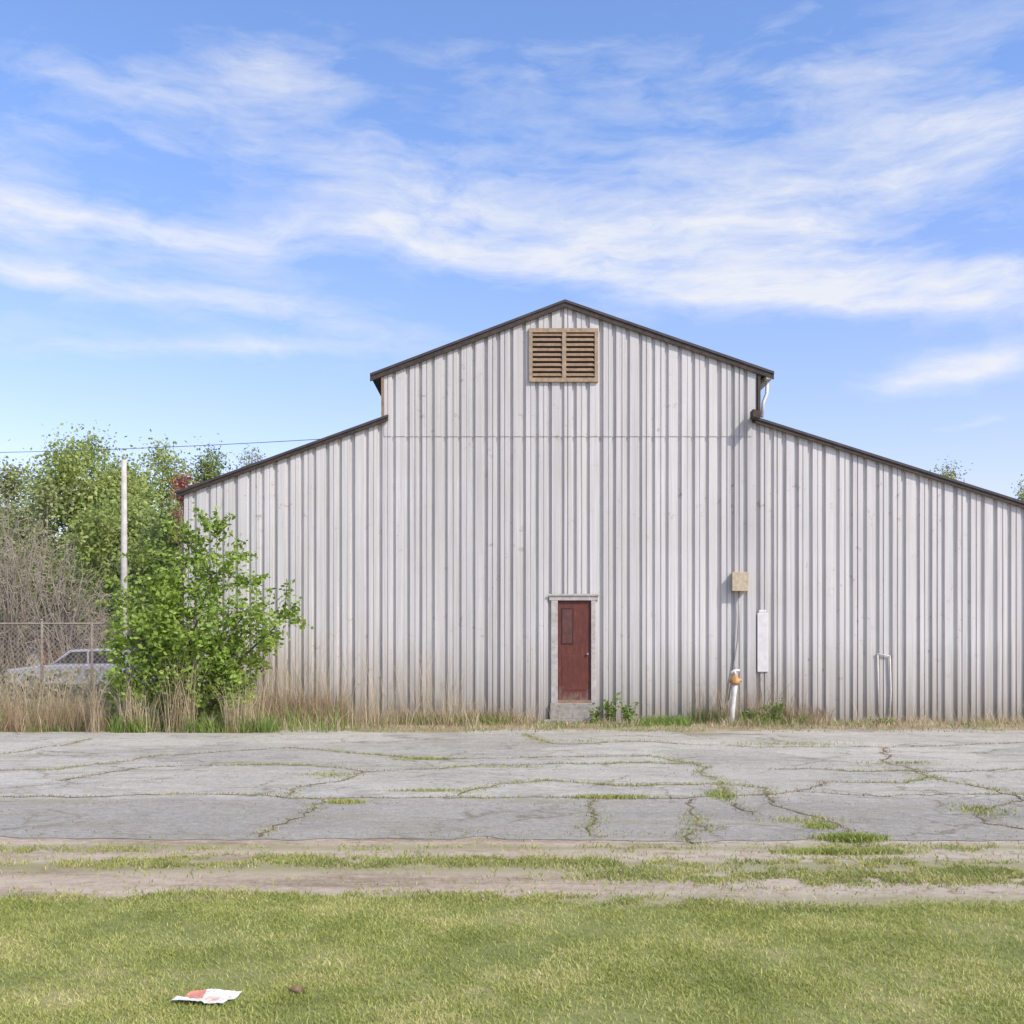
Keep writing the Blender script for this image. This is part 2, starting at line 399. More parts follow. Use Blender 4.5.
o = blades('dead_crack_grass', [(np.concatenate(XD), .01, .022, .008, 1.2), (np.stack([sx_[k], sy_[k]], 1), .009, .015, .009, 1.8)], L_drybr); tag(o, 'dead brown grass caught in the cracks of the asphalt lot', 'grass', kind='stuff')

# verge grass
n = 400000; x = rng.uniform(-7, 7, n); y = rng.uniform(6.0, 8.6, n)
pyv = HZ+EYE*F/y; pxv = 512+x*F/y
pyv = pyv+(vnoise(x, y*.3, 1.1, 91)-.5)*6
def band(c, w, a): return a*np.exp(-((pyv-c)/w)**2)
rgt = np.clip((pxv-450)/450, 0, 1)
d = band(849, 2.5, .4)+band(863+2*rgt, 4.5, 1.0)*np.clip((pxv-60)/200+.45, 0, 1)+band(877, 6, 2.8)*rgt**1.5+band(899+14*rgt, 5, .8)+.02
d *= np.clip((vnoise(x, y*2.0, 1.2, 41)-.05)*1.7, 0, 1)*np.clip((vnoise(x, y, 7, 43)-.20)*2.3, 0, 1)
k = rng.uniform(size=n) < d*1.2
xx, yy = x[k], y[k]; hh = rng.uniform(size=len(xx)) < .76
o = blades('verge_grass', [(np.stack([xx[hh], yy[hh]], 1), .004, .026, .008, .9)], L_crackg); tag(o, 'patchy green grass on the tan verge between lawn and asphalt', 'grass', kind='stuff')
o = blades('dead_verge_grass', [(np.stack([xx[~hh], yy[~hh]], 1), .004, .022, .007, 1.2)], L_dry); tag(o, 'dead straw mixed into the patchy verge grass', 'grass', kind='stuff')

# lawn
def lawnset(x0, x1, y0, y1, n, H, W, lean=1.3):
    x = rng.uniform(x0, x1, n); y = rng.uniform(y0, y1, n)
    e = lawn_edge(x)+rng.normal(0, .05, n)
    pd = .16+1.3*vnoise(x, y, 2.3, 55)*(.3+1.0*vnoise(x, y, 7, 56))
    k = (y < e) & (rng.uniform(size=n) < pd); return (np.stack([x[k], y[k]], 1), .012, H, W, lean)
o = blades('lawn_grass', [lawnset(-4.2, 4.2, 3.7, 6.7, 330000, .018, .0048), lawnset(-9, -4.2, 3.5, 6.7, 30000, .022, .008), lawnset(4.2, 9, 3.5, 6.7, 30000, .022, .008),
     lawnset(-4.2, 4.2, 3.7, 6.6, 4000, .036, .0048, .7)], L_lawn)
tag(o, 'short mown lawn across the foreground', 'grass', kind='stuff')

# ---------------- barn
def WX(px): return (px-512)*WY/F
def WZ(py): return EYE+(HZ-py)*WY/F
XL, XML, XMR, XR = WX(184), WX(384), WX(757), WX(1160)
XP = WX(565)
def z_up(x):
    if x < XP: return WZ(303)+(x-XP)/(WX(384)-XP)*(WZ(372)-WZ(303))
    return WZ(303)+(x-XP)/(WX(757)-XP)*(WZ(370)-WZ(303))
def z_ll(x): return WZ(494)+(x-WX(178))/(WX(388)-WX(178))*(WZ(417)-WZ(494))
def z_lr(x): return WZ(417)+(x-WX(752))/(WX(1024)-WX(752))*(WZ(505)-WZ(417))
barn = empty('metal_barn', (XP, WY, 0), 'large pale grey corrugated metal barn with stepped gable roof', 'barn')
prof = []; x = XL; q = 0
while x < XR:
    p = .262*random.uniform(.93, 1.07)
    g = random.uniform(.050, .080)
    w_ = p-g-.022
    c = x+w_*random.uniform(.42, .58)
    if q % 3 != 1: 
        dd = random.uniform(.15, .45)
        prof += [(x, 0), (c-.012, random.uniform(-.04, .04)), (c-.008, dd), (c+.008, dd), (c+.012, 0), (x+w_, 0)]
    else: prof += [(x, 0), (x+w_, random.uniform(-.08, .08))]
    dp = random.uniform(.75, 1.1)
    prof += [(x+w_+.010, dp), (x+p-.012, dp*random.uniform(.85, 1.0))]
    x += p; q += 1
PXs = np.array([a for a, b in prof]); PYs = np.array([b for a, b in prof])
def rib(x, depth=.058): return float(np.interp(x, PXs, PYs))*depth
def corr(mb, xa, xb, zb, zt, y0, extra=(), wob=0):
    bp = sorted(set([xa, xb]+[float(a) for a in PXs if xa < a < xb]+[e for e in extra if xa < e < xb]))
    for a, b in zip(bp[:-1], bp[1:]):
        if b-a < 1e-4: continue
        m_ = (a+b)/2; z0 = zb(m_)
        mb.quad((a, y0+rib(a), z0), (b, y0+rib(b), z0), (b, y0+rib(b), zt(b)), (a, y0+rib(a), zt(a)))
ZS = WZ(435); XD0, XD1 = WX(556), WX(592); ZD = WZ(599)
mb = MB(); eps = 1e-5
corr(mb, XL, XML, lambda x: .0, z_ll, WY)
corr(mb, XML+eps, WX(752), lambda x: ZD if XD0 < x < XD1 else 0, lambda x: ZS, WY, (XD0, XD1))
corr(mb, WX(752)+eps, XR, lambda x: 0, lambda x: min(z_lr(x), z_lr(x)), WY)
mb.build('wall', MW, barn)
mb = MB(); corr(mb, XML, XMR, lambda x: ZS-.03 if x < WX(752) else z_lr(x), z_up, WY-.012, (XP, WX(752)))
mb.build('gable_wall', MW, barn)
mb = MB(); BK = 46
mb.quad((XL, WY+.07, 0), (XL, BK, 0), (XL, BK, z_ll(XL)), (XL, WY+.07, z_ll(XL)))
mb.quad((XR, WY+.07, 0), (XR, BK, 0), (XR, BK, z_lr(XR)), (XR, WY+.07, z_lr(XR)))
mb.quad((XML, WY+.03, z_ll(XML)-.1), (XML, BK, z_ll(XML)-.1), (XML, BK, z_up(XML)), (XML, WY+.03, z_up(XML)))
mb.quad((XMR, WY+.03, z_lr(XMR)-.1), (XMR, BK, z_lr(XMR)-.1), (XMR, BK, z_up(XMR)), (XMR, WY+.03, z_up(XMR)))
mb.quad((XL, BK, 0), (XR, BK, 0), (XR, BK, z_lr(XR)), (XMR, BK, z_lr(XMR)), (XMR, BK, z_up(XMR)), (XP, BK, z_up(XP)), (XML, BK, z_up(XML)), (XML, BK, z_ll(XML)), (XL, BK, z_ll(XL)))
mb.build('side_wall', MW, barn)
YF = WY-.075
def roof(pts, name, fh, y0=YF):
    mb = MB()
    up = [(x, z+.05) for x, z in pts]
    for (a, b), (c, d) in zip(zip(pts[:-1], pts[1:]), zip(up[:-1], up[1:])):
        mb.prism([a, b, d, c], y0-.02, BK+.2)
    r = mb.build(name, M_roof, barn)
    mb = MB()
    for a, b in zip(pts[:-1], pts[1:]):
        mb.prism([(a[0], a[1]-fh), (b[0], b[1]-fh), (b[0], b[1]-.002), (a[0], a[1]-.002)], y0, y0+.035)
    mb.build('fascia', M_fascia, r); return r
def U(px, py): return ((px-512)*YF/F, EYE+(HZ-py)*YF/F)
r1 = roof([U(370, 376), U(565, 302), U(774, 374)], 'upper_roof', .10)
r2 = roof([U(176, 494), U(388, 417)], 'lower_roof', .07)
r3 = roof([U(752, 418), (XR+.2, z_lr(XR+.2)+.02)], 'lower_roof', .075)
mb = MB(); zc = z_lr(XMR); mb.prism([(WX(749), WZ(420)), (WX(756), WZ(422)), (WX(756), WZ(415)), (WX(749), WZ(413))], WY-.36, YF-.022); mb.build('shadow_stub', M_fascia, r3)  # added block jutting out to cast the corner shadow at the roof step
mb = MB(); mb.box(XML-.05, XML-.004, WY-.05, WY+.05, z_ll(XML), z_up(XML)-.1)
mb.build('corner_board', M_slat, barn)
mb = MB(); mb.box(XMR+.004, XMR+.06, WY-.05, WY+.05, z_lr(XMR)+.05, z_up(XMR)-.08)
mb.build('corner_board', M_fascia, barn)
mb = MB(); gx = XMR+.17
mb.box(gx, gx+.12, WY-.06, BK, z_up(XMR)-.20, z_up(XMR)-.10)
g = mb.build('gutter', M_white, barn, .01)
mb = MB(); mb.tube([(gx+.06, WY+.1, z_up(XMR)-.18), (gx+.05, WY+.1, z_up(XMR)-.45), (gx-.02, WY+.1, z_up(XMR)-.62), (gx-.05, WY+.1, z_lr(XMR)+.05)], .035, 8)
mb.build('downpipe', M_white, g)
# vent
vy = WY-.06
def vbox(mb, a, b, c, d, y0, y1): mb.box(WX(a), WX(b), y0, y1, WZ(d), WZ(c))
mb = MB()
vbox(mb, 529, 598, 329, 333, vy, WY+.03); vbox(mb, 529, 598, 378.5, 382.5, vy-.004, WY+.03)
vbox(mb, 529, 532.5, 333, 378.5, vy+.003, WY+.03); vbox(mb, 594.5, 598, 333, 378.5, vy+.003, WY+.03); vbox(mb, 562, 566, 333, 378.5, vy+.003, WY+.03)
vent = mb.build('vent', M_vent, barn)
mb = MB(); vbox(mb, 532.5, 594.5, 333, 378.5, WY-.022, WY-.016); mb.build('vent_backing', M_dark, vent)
for a, b in ((532.6, 561.9), (566.1, 594.4)):
    mb = MB(); n = 9
    for k in range(n):
        z1 = WZ(333.4+k*5.0); z0 = z1-.062
        x0, x1 = WX(a), WX(b)
        ya, yb = vy+.006, WY-.024
        mb.quad((x0, yb, z1), (x1, yb, z1), (x1, ya, z0), (x0, ya, z0)); mb.quad((x0, ya, z0), (x1, ya, z0), (x1, ya+.006, z0-.008), (x0, ya+.006, z0-.008))
    mb.build('louvre', M_slat, vent)
# door
mb = MB()
mb.box(WX(549), WX(598), WY-.035, WY+.05, WZ(600.5), WZ(595.5))
mb.box(WX(551), XD0+.035, WY-.03, WY+.07, WZ(703), WZ(600.5)); mb.box(XD1-.02, WX(595.5), WY-.03, WY+.07, WZ(703), WZ(600.5))
mb.box(WX(548), WX(600), WY-.06, WY-.035, WZ(596), WZ(594))
mb.build('door_frame', M_trim, barn, .006)
mb = MB(); dx0, dx1 = WX(558.2), WX(590.8); dz0, dz1 = WZ(700), WZ(601)
mb.box(dx0, dx1, WY+.02, WY+.06, dz0, dz1)
door = mb.build('door', MD, barn, .004)
w0, w1, wz0, wz1 = WX(562.5), WX(572.5), WZ(643), WZ(609)
mb = MB(); t = .018
mb.box(w0-t, w1+t, WY+.008, WY+.0195, wz1, wz1+t); mb.box(w0-t, w1+t, WY+.008, WY+.0195, wz0-t, wz0)
mb.box(w0-t, w0, WY+.009, WY+.0195, wz0, wz1); mb.box(w1, w1+t, WY+.009, WY+.0195, wz0, wz1)
mb.build('window_frame', simple('dark_red', (.05, .011, .009), None, 8, .6), door)
mb = MB(); mb.box(w0, w1, WY+.015, WY+.0185, wz0, wz1); mb.build('window', simple('door_pane', (.13, .045, .035), (.06, .03, .025), 6, .25), door)
mb = MB(); mb.box(WX(562), WX(586), WY+.012, WY+.0195, WZ(690), WZ(655)); mb.build('lower_panel', MD, door, .004)
mb = MB(); mb.tube([(WX(587.5), WY+.02, WZ(654)), (WX(587.5), WY-.03, WZ(654))], .022, 10); mb.build('handle', M_galv, door)
mb = MB(); mb.box(dx0-.02, dx1+.02, WY-.02, WY+.08, WZ(703), WZ(700)); mb.build('threshold', M_slat, barn)
mb = MB(); mb.box(WX(550), WX(592), WY-.08, WY+.08, 0, WZ(703)-.001); mb.box(WX(543), WX(590), WY-.30, WY-.082, 0, WZ(719)); mb.build('door_step', M_conc, barn, .01)
mb = MB(); mb.quad((XL+.1, WY+.6, 0), (XR-.1, WY+.6, 0), (XR-.1, WY+.6, 3), (XL+.1, WY+.6, 3)); mb.build('interior_dark', M_dark, barn)  # near-black sheet standing in for the dark barn interior
mb = MB(); bx0, bx1, bz0, bz1 = WX(731), WX(746), WZ(591), WZ(573)
mb.box(bx0, bx1, WY-.16, WY-.002, bz0, bz1); mb.box(bx0-.012, bx1+.012, WY-.175, WY-.161, bz0-.01, bz1+.012)
eb = mb.build('electrical_box', M_box, barn, .008)
mb = MB(); mb.tube([(WX(738), WY-.06, bz0), (WX(738.5), WY-.05, WZ(612)), (WX(737), WY-.05, WZ(640)), (WX(733), WY-.04, WZ(668)), (WX(728), WY-.05, WZ(700))], .013, 8); mb.build('conduit', M_galv, eb)
mb = MB(); vbox(mb, 757, 768, 613, 672, WY-.03, WY-.003); vbox(mb, 758.5, 766, 610, 613, WY-.025, WY-.003); mb.build('white_panel', M_panel, barn, .010)
mb = MB(); mb.tube([(WX(876), WY-.04, WZ(654)), (WX(889), WY-.04, WZ(656)), (WX(890), WY-.04, WZ(690)), (WX(889), WY-.04, WZ(722))], .019, 8); mb.tube([(WX(877), WY-.04, WZ(654)), (WX(878), WY-.04, WZ(714))], .014, 8); mb.build('pipe_bracket', M_white, barn)

# standpipe
sx, sy = WX(727), 19.75
sp = empty('water_standpipe', (sx, sy, 0), 'white standpipe with tan valve top against the barn right of the red door', 'standpipe')
mb = MB(); mb.tube([(sx-.07, sy, 0), (sx-.05, sy, .3), (sx-.02, sy, .6), (sx, sy, .80)], .052, 12); mb.build('pipe', M_white, sp)
mb = MB(); mb.tube([(sx, sy, .78), (sx, sy, .80), (sx, sy, .82), (sx, sy, .90), (sx, sy, .91), (sx, sy, .97)], [.06, .095, .10, .10, .06, .055], 14)
mb.tube([(sx-.13, sy-.02, .86), (sx+.12, sy-.02, .86)], .035, 8); mb.build('valve', M_rust, sp)
mb = MB(); mb.tube([(sx-.09, sy-.04, 1.00), (sx, sy, 1.05), (sx+.09, sy, 1.05)], .026, 6); mb.tube([(sx, sy, .96), (sx, sy, 1.05)], .03, 6); mb.build('handle', M_white, sp)

# ---------------- vegetation
def clusters(lobes, per, crad, leafn, surf=.5):
    """lobes: (cx,cy,cz,rx,ry,rz)"""
    cc = []
    for (cx, cy, cz, rx, ry, rz) in lobes:
        n = max(3, int(per*(rx*rz)))
        d = rng.normal(size=(n, 3)); d /= np.linalg.norm(d, axis=1)[:, None]
        r = rng.uniform(surf, 1.08, n)[:, None]
        C = np.array([cx, cy, cz])+d*r*np.array([rx, ry, rz]); cc.append(C)
    C = np.concatenate(cc)
    k = rng.poisson(leafn, len(C)).clip(3)
    P = np.repeat(C, k, 0)+rng.normal(size=(k.sum(), 3))*crad*np.repeat(rng.uniform(.5, 1.3, len(C)), k)[:, None]
    return C, P
# big bush
Yb = 18.75; sc = Yb/F
lob = [(190,625,56,48),(150,640,38,42),(208,575,32,32),(186,545,18,23),(250,612,36,24),(284,618,14,11),(128,598,14,14),(166,590,30,26),(226,655,42,40),(140,680,36,38),(205,690,46,34),(214,533,8,14),(160,560,10,15),(246,583,18,8),(264,640,22,16),(172,700,50,24),(230,558,10,9),(190,655,50,40),(238,690,22,26),(120,645,12,22),(125,695,22,22)]
lobes = []
for px, py, a, b in lob:
    x, z = PX(px, py, Yb); lobes.append((x, Yb+random.uniform(-.3, .3), z, a*sc*.92, min(.95, (a+b)*.5*sc*.95), b*sc*.95))
bx0_, bz0_ = PX(185, 700, Yb)
bush = empty('leafy_bush', (bx0_, Yb, 0), 'tall bright green leafy bush against the left corner of the barn', 'bush')
C, P = clusters(lobes, 125, .10, 21, .35)
shoots = [(216,510),(190,506),(305,626),(290,582),(108,574),(102,606),(239,541),(168,522),(201,516),(264,574),(300,600),(118,556),(148,540),(228,514),(254,556),(206,524),(180,520),(276,650),(140,560)]
mb = MB()
for i in range(9):
    a = rng.uniform(-.25, .25); l = lobes[i % len(lobes)]
    p0 = Vector((bx0_+a, Yb+rng.uniform(-.2, .2), 0)); p2 = Vector(l[:3]); p1 = p0.lerp(p2, .5)+Vector((rng.uniform(-.15, .15), 0, .25))
    mb.tube([p0, p1, p2], [.035, .025, .01], 6)
ex = []
for px, py in shoots:
    x, z = PX(px, py, Yb); tip = Vector((x, Yb+random.uniform(-.3, .3), z))
    l = min(lobes, key=lambda q: (q[0]-x)**2+(q[2]-z)**2); p0 = Vector(l[:3])
    p1 = p0.lerp(tip, .55)+Vector((0, 0, .05)); mb.tube([p0, p1, tip], [.010, .007, .004], 4)
    for t in np.linspace(.2, 1, 40):
        q = p0.lerp(tip, float(t)); ex.append((q.x+rng.normal(0, .05), q.y+rng.normal(0, .05), q.z+rng.normal(0, .05)))
for c in C[::5]:
    l = min(lobes, key=lambda q: (q[0]-c[0])**2+(q[2]-c[2])**2+(q[1]-c[1])**2)
    mb.tube([Vector(l[:3]), Vector(c.tolist())], [.009, .004], 3, False)
mb.build('stems', M_stem, bush)
P = np.concatenate([P, np.array(ex)]); P[:, 1] = np.minimum(P[:, 1], 20.3); P = P[P[:, 2] > .03]
leaves('foliage', P, .105, .064, L_bush, bush, .5)

def tree(name, label, px, topy, D, wpx, mat, nl=9, dens=30, crownfrac=.75, group=None, leaf=.19, lm=22, crad=.42, cat='tree'):
    x, ztop = PX(px, topy, D); W = wpx*D/F*.5
    t = empty(name, (x, D, 0), label, cat, group)
    zc = ztop*(1-crownfrac*.5); hc = ztop*crownfrac*.5
    lobes = []
    for i in range(nl):
        a = rng.uniform(0, 2*np.pi); r = rng.uniform(.1, .8)**.7; h = rng.uniform(-.9, .8)
        s = math.sqrt(max(.1, 1-h*h*.75))
        lobes.append((x+math.cos(a)*r*W*s, D+math.sin(a)*r*W*s, zc+h*hc, W*rng.uniform(.28, .45), W*rng.uniform(.28, .45), hc*rng.uniform(.16, .28)))
    lobes.append((x+W*.1, D, ztop-hc*.2, W*.3, W*.3, hc*.2))
    mb = MB(); top = Vector((x+rng.uniform(-.3, .3), D, ztop*.8)); base = Vector((x, D, 0))
    r0 = ztop*.011+.03
    mb.tube([base, base.lerp(top, .3)+Vector((.1, 0, 0)), base.lerp(top, .65)+Vector((-.12, 0, 0)), top], [r0*1.3, r0, r0*.6, r0*.15], 8)
    for l in lobes:
        p2 = Vector(l[:3]); hh = min(.9, max(.25, (l[2]/ztop)*.65)); p0 = base.lerp(top, hh/.8 if hh < .78 else .97)
        p1 = p0.lerp(p2, .5)+Vector((0, 0, .25)); mb.tube([p0, p1, p2], [r0*.45, r0*.3, r0*.1], 5)
        for q in range(9):
            d = Vector(rng.normal(size=3).tolist()); d.normalize(); e = p2+Vector((d.x*l[3], d.y*l[4], d.z*l[5]+.1)); mb.tube([p1.lerp(p2, rng.uniform(.2, 1)), e], [r0*.16, .01], 3, False)
    mb.build('trunk', M_bark, t)
    C, P = clusters(lobes, dens, crad, lm, .1)
    P = P[(P[:, 2] > .3)]
    leaves('crown', P, leaf, leaf*.66, mat, t, .5); return t
tree('tall_tree', 'tallest spring green tree rising left of the pale pole', 82, 434, 46, 118, L_t1, 20, 48)
tree('tall_tree', 'green tree directly right of the top of the pale pole', 158, 443, 52, 96, L_t1, 18, 44)
tree('tall_tree', 'darker green tree whose crown meets the left roof slope of the barn', 206, 450, 60, 66, L_t3, 14, 40)
tree('tall_tree', 'small treetop peeking over the lower part of the left roof slope', 254, 450, 72, 30, L_t2, 7, 30)
tree('tall_tree', 'olive tree at the left edge of the picture', 6, 464, 48, 110, L_t2, 18, 36)
tree('broad_tree', 'broad olive tree between the left edge and the tallest tree', 42, 482, 43, 110, L_t2, 18, 40, .85)
tree('broad_tree', 'shorter olive tree behind the pale pole and below the tall trees', 118, 496, 40, 120, L_t1, 18, 44, .85)
tree('broad_tree', 'short dark green tree between the pole and the barn corner', 165, 506, 38, 90, L_t3, 16, 44, .85)
tree('redbud_tree', 'small tree with reddish leaves just above the left eave of the barn', 184, 474, 36.5, 26, L_red, 7, 60, .3, leaf=.12, crad=.18)
tree('tall_tree', 'treetop showing above the middle of the right roof slope', 948, 463, 75, 34, L_t2, 9, 36)
tree('tall_tree', 'treetop showing above the right roof slope at the right edge of the picture', 1022, 485, 75, 36, L_t1, 9, 36)

def bare(label, px, topy, D, wpx, seed, n=260):
    r = np.random.default_rng(seed); x, zt = PX(px, topy, D); W = wpx*D/F*.5
    mb = MB()
    for i in range(n):
        a = r.uniform(0, 2*np.pi); rr = r.uniform(0, 1)**.6; h = zt*r.uniform(.35, 1.08)**.8*(1-.25*rr*rr)
        p = Vector((x+r.uniform(-.5, .5)*W*.9, D+r.uniform(-.5, .5), 0)); e = Vector((x+math.cos(a)*rr*W*1.1, D+math.sin(a)*rr*1.5, h))
        m1 = p.lerp(e, .5)+Vector((r.uniform(-.5, .5), 0, h*.08)); m2 = m1.lerp(e, .6)+Vector((r.uniform(-.3, .3), 0, .12))
        drop = e+Vector((r.uniform(-.4, .4), 0, r.uniform(-.5, .5)))
        mb.tube([p, m1, m2, e, drop], [.030, .019, .012, .007, .003], 3, False)
        for k in range(7):
            b = m1.lerp(e, r.uniform(0, 1)); d = Vector((r.uniform(-.6, .6), r.uniform(-.4, .4), r.uniform(-.3, .65)))
            mb.tube([b, b+d*.6+Vector((0, 0, .06)), b+d], [.008, .006, .003], 3, False)
    s = empty('bare_shrub', (x, D, 0), label, 'shrub'); mb.build('branches', M_twig, s); return s
bare('tangled grey leafless shrub at the left edge of the picture above the fence', 8, 506, 33, 90, 1, 85)
bare('tangled grey leafless shrub between the left edge and the pale pole', 62, 535, 32, 80, 2, 60)
bare('low brown leafless shrub at the foot of the pale pole', 104, 590, 36, 70, 3, 50)

# far wood
n = 30000; x = rng.uniform(-75, 60, n); D = rng.uniform(78, 96, n); top = 6.5+4*vnoise(x, D*.2, .18, 61)+2*vnoise(x, D*.3, .6, 62)
P = np.stack([x, D, rng.uniform(0, 1, n)**.8*top], 1)
o = leaves('distant_wood', P, .9, .6, L_wood); tag(o, 'distant wood of mixed trees far behind the fence', 'wood', kind='stuff')
n = 9000; x = rng.uniform(-30, -8.5, n); D = rng.uniform(36, 44, n); top = 1.6+1.6*vnoise(x, D, .5, 64)
k = ~((D < 38) & (x > -20))
Pa = np.stack([x, D, rng.uniform(0, 1, n)*top], 1)[k]
n = 2600; x = rng.uniform(-22, -8, n); D = rng.uniform(23.5, 27, n); top = .3+1.0*vnoise(x, D, .7, 65)
Pb = np.stack([x, D, rng.uniform(0, 1, n)*top], 1)
o = leaves('underbrush', np.concatenate([Pa, Pb]), .20, .10, L_wood); tag(o, 'low tangled underbrush behind the chain link fence', 'brush', kind='stuff')

# dry grass & weeds along the wall
def strip(px0, px1, y0, y1, n, H, W, lean, clump=0, seed=1, fade=0):
    px = rng.uniform(0, 1, n); px = px0+(px1-px0)*(px**1.8 if fade else px); y = rng.uniform(y0, y1, n); x = (px-512)*y/F
    if clump:
        k = vnoise(x, y, clump, seed) > rng.uniform(.25, .75, n); x, y = x[k], y[k]
    return (np.stack([x, y], 1), .004, H, W, lean)
dry = [strip(-120, 90, 18.3, 19.8, 5500, .70, .011, .5, 1.1, 3), strip(-120, 340, 18.1, 20.2, 3600, .33, .012, .8, 1.5, 4),
       strip(100, 190, 18.0, 18.4, 450, .75, .011, .5, 2.5, 5), strip(225, 480, 18.6, 20.3, 1500, .50, .010, .6, 1.8, 6, 1), strip(165, 195, 17.9, 18.1, 110, 1.3, .010, .35), strip(85, 100, 17.9, 18.1, 40, 1.35, .010, .35), strip(225, 262, 17.95, 18.2, 100, .95, .010, .45), strip(120, 140, 17.95, 18.2, 40, 1.1, .010, .4),
       strip(245, 460, 19.3, 20.3, 330, 1.5, .008, .4, 0, 1, 1), strip(240, 330, 19.6, 20.3, 110, 2.0, .008, .3), strip(-60, 110, 18.6, 19.8, 450, 1.35, .009, .5), strip(340, 540, 19.6, 20.3, 1300, .22, .011, .9, 1.4, 8), strip(340, 560, 19.9, 20.35, 240, .65, .008, .6, 1.4, 8), strip(600, 1100, 19.3, 20.3, 2400, .18, .011, 1, 1.4, 9), strip(600, 1100, 19.9, 20.35, 280, .5, .008, .7, 1.4, 9), strip(690, 800, 19.9, 20.35, 160, .7, .008, .7),
       strip(-100, 1100, 18.3, 20.2, 9000, .08, .012, 1.2, 1.0, 10)]
o = blades('dry_grass', dry, L_dry); tag(o, 'tall straw coloured dry grass along the front of the fence and barn', 'grass', kind='stuff')
br = [strip(690, 830, 19.85, 20.35, 1000, .34, .010, .9, 1.6, 12), strip(690, 805, 19.9, 20.35, 150, .95, .008, .6), strip(350, 520, 19.8, 20.35, 900, .32, .010, .7, 1.8, 13), strip(255, 345, 19.3, 20.3, 600, .75, .009, .6), strip(-60, 110, 18.1, 18.7, 900, .55, .01, .6), strip(-100, 1100, 18.6, 20.3, 3000, .12, .011, 1, 1.2, 23)]
o = blades('brown_weeds', br, L_drybr); tag(o, 'brown dead weed stalks at the foot of the barn wall', 'weeds', kind='stuff')
gr = [strip(-100, 330, 17.9, 19.2, 2600, .18, .013, .9, 1.6, 14), strip(-100, 345, 18.1, 20, 1300, .5, .012, .6, 1.9, 26), strip(330, 1100, 19.0, 20.35, 2400, .11, .013, .9, 1.4, 15), strip(635, 690, 19.3, 20.3, 800, .18, .013, .9, 2.5, 25), strip(740, 810, 19.6, 20.3, 800, .26, .014, .8, 1.5, 16), strip(690, 730, 20, 20.35, 250, .3, .012, .8), strip(380, 520, 19.6, 20.3, 800, .22, .014, .7, 1.5, 17), strip(-100, 1100, 18.0, 19.0, 2400, .05, .013, 1, 1.5, 18), strip(110, 275, 17.9, 18.8, 2600, .34, .015, .8, 1.8, 19)]
o = blades('green_weeds', gr, L_weed); tag(o, 'low green weeds in the dirt strip before the barn wall', 'weeds', kind='stuff')

def weedplant(px, Y, H, w, label, n=130, lf=.07, cat='plant', name='leafy_weed'):
    x = (px-512)*Y/F; t = empty(name, (x, Y, 0), label, cat)
    mb = MB(); P = []
    for i in range(7):
        e = Vector((x+random.uniform(-w, w), Y+random.uniform(-w, w)*.6, H*random.uniform(.55, 1))); b = Vector((x+random.uniform(-.04, .04), Y, 0))
        m_ = b.lerp(e, .5)+Vector((0, 0, .03)); mb.tube([b, m_, e], [.007, .005, .003], 4)
        for k in range(n//7):
            q = b.lerp(e, random.uniform(.2, 1.02)); P.append((q.x+random.gauss(0, .035), q.y+random.gauss(0, .035), max(.02, q.z+random.gauss(0, .03))))
    mb.build('stem', M_stem, t); leaves('foliage', np.array(P), lf, lf*.55, L_weed, t, .7)
weedplant(611, 20.0, .66, .18, 'tall leafy green weed just right of the red door', 300)
weedplant(628, 19.9, .52, .18, 'bushy green weed second to the right of the red door', 260)
weedplant(596, 20.1, .34, .12, 'small green weed touching the right foot of the door frame', 120)
weedplant(772, 19.9, .52, .28, 'spreading green weed right of the white standpipe', 260)
weedplant(746, 20.0, .36, .2, 'low green weed directly beside the white standpipe', 150)
weedplant(882, 19.6, .14, .3, 'small flat weed beneath the white pipe bracket on the right wall', 110)

# ---------------- fence
fx0, fx1, fy, fh = -18.0, XL-.1, 22.3, 2.0
fence = empty('chain_link_fence', (-12, fy, 0), 'dull rusty chain link fence behind the dry grass left of the barn', 'fence')
mb = MB(); mb.tube([(fx0, fy, fh), (fx1, fy, fh)], .021, 8); mb.build('top_rail', M_old, fence)
for px in (-12, 42, 92, 132, -60, -200):
    x = (px-512)*fy/F
    mb = MB(); mb.tube([(x, fy, 0), (x, fy, fh+.06)], .032, 8); mb.tube([(x, fy, fh+.06), (x, fy, fh+.1)], [.042, .02], 8); mb.build('post', M_old, fence)
V = []; w = .0055; st = .115
def rb(x0, z0, x1, z1, y):
    dx, dz = x1-x0, z1-z0; l = math.hypot(dx, dz); nx, nz = -dz/l*w, dx/l*w
    V.extend([(x0+nx, y, z0+nz), (x0-nx, y, z0-nz), (x1-nx, y, z1-nz), (x1+nx, y, z1+nz)])
H = fh-.03; x = fx0-H
while x < fx1:
    a, b = max(x, fx0), min(x+H, fx1)
    if b > a: rb(a, .03+(a-x)*.97, b, .03+(b-x)*.97, fy-.026); rb(a, H-(a-x)*.97, b, H-(b-x)*.97, fy-.030)
    x += st
npobj('wire_mesh', np.array(V), [np.arange(len(V)).reshape(-1, 4)], M_old, fence)

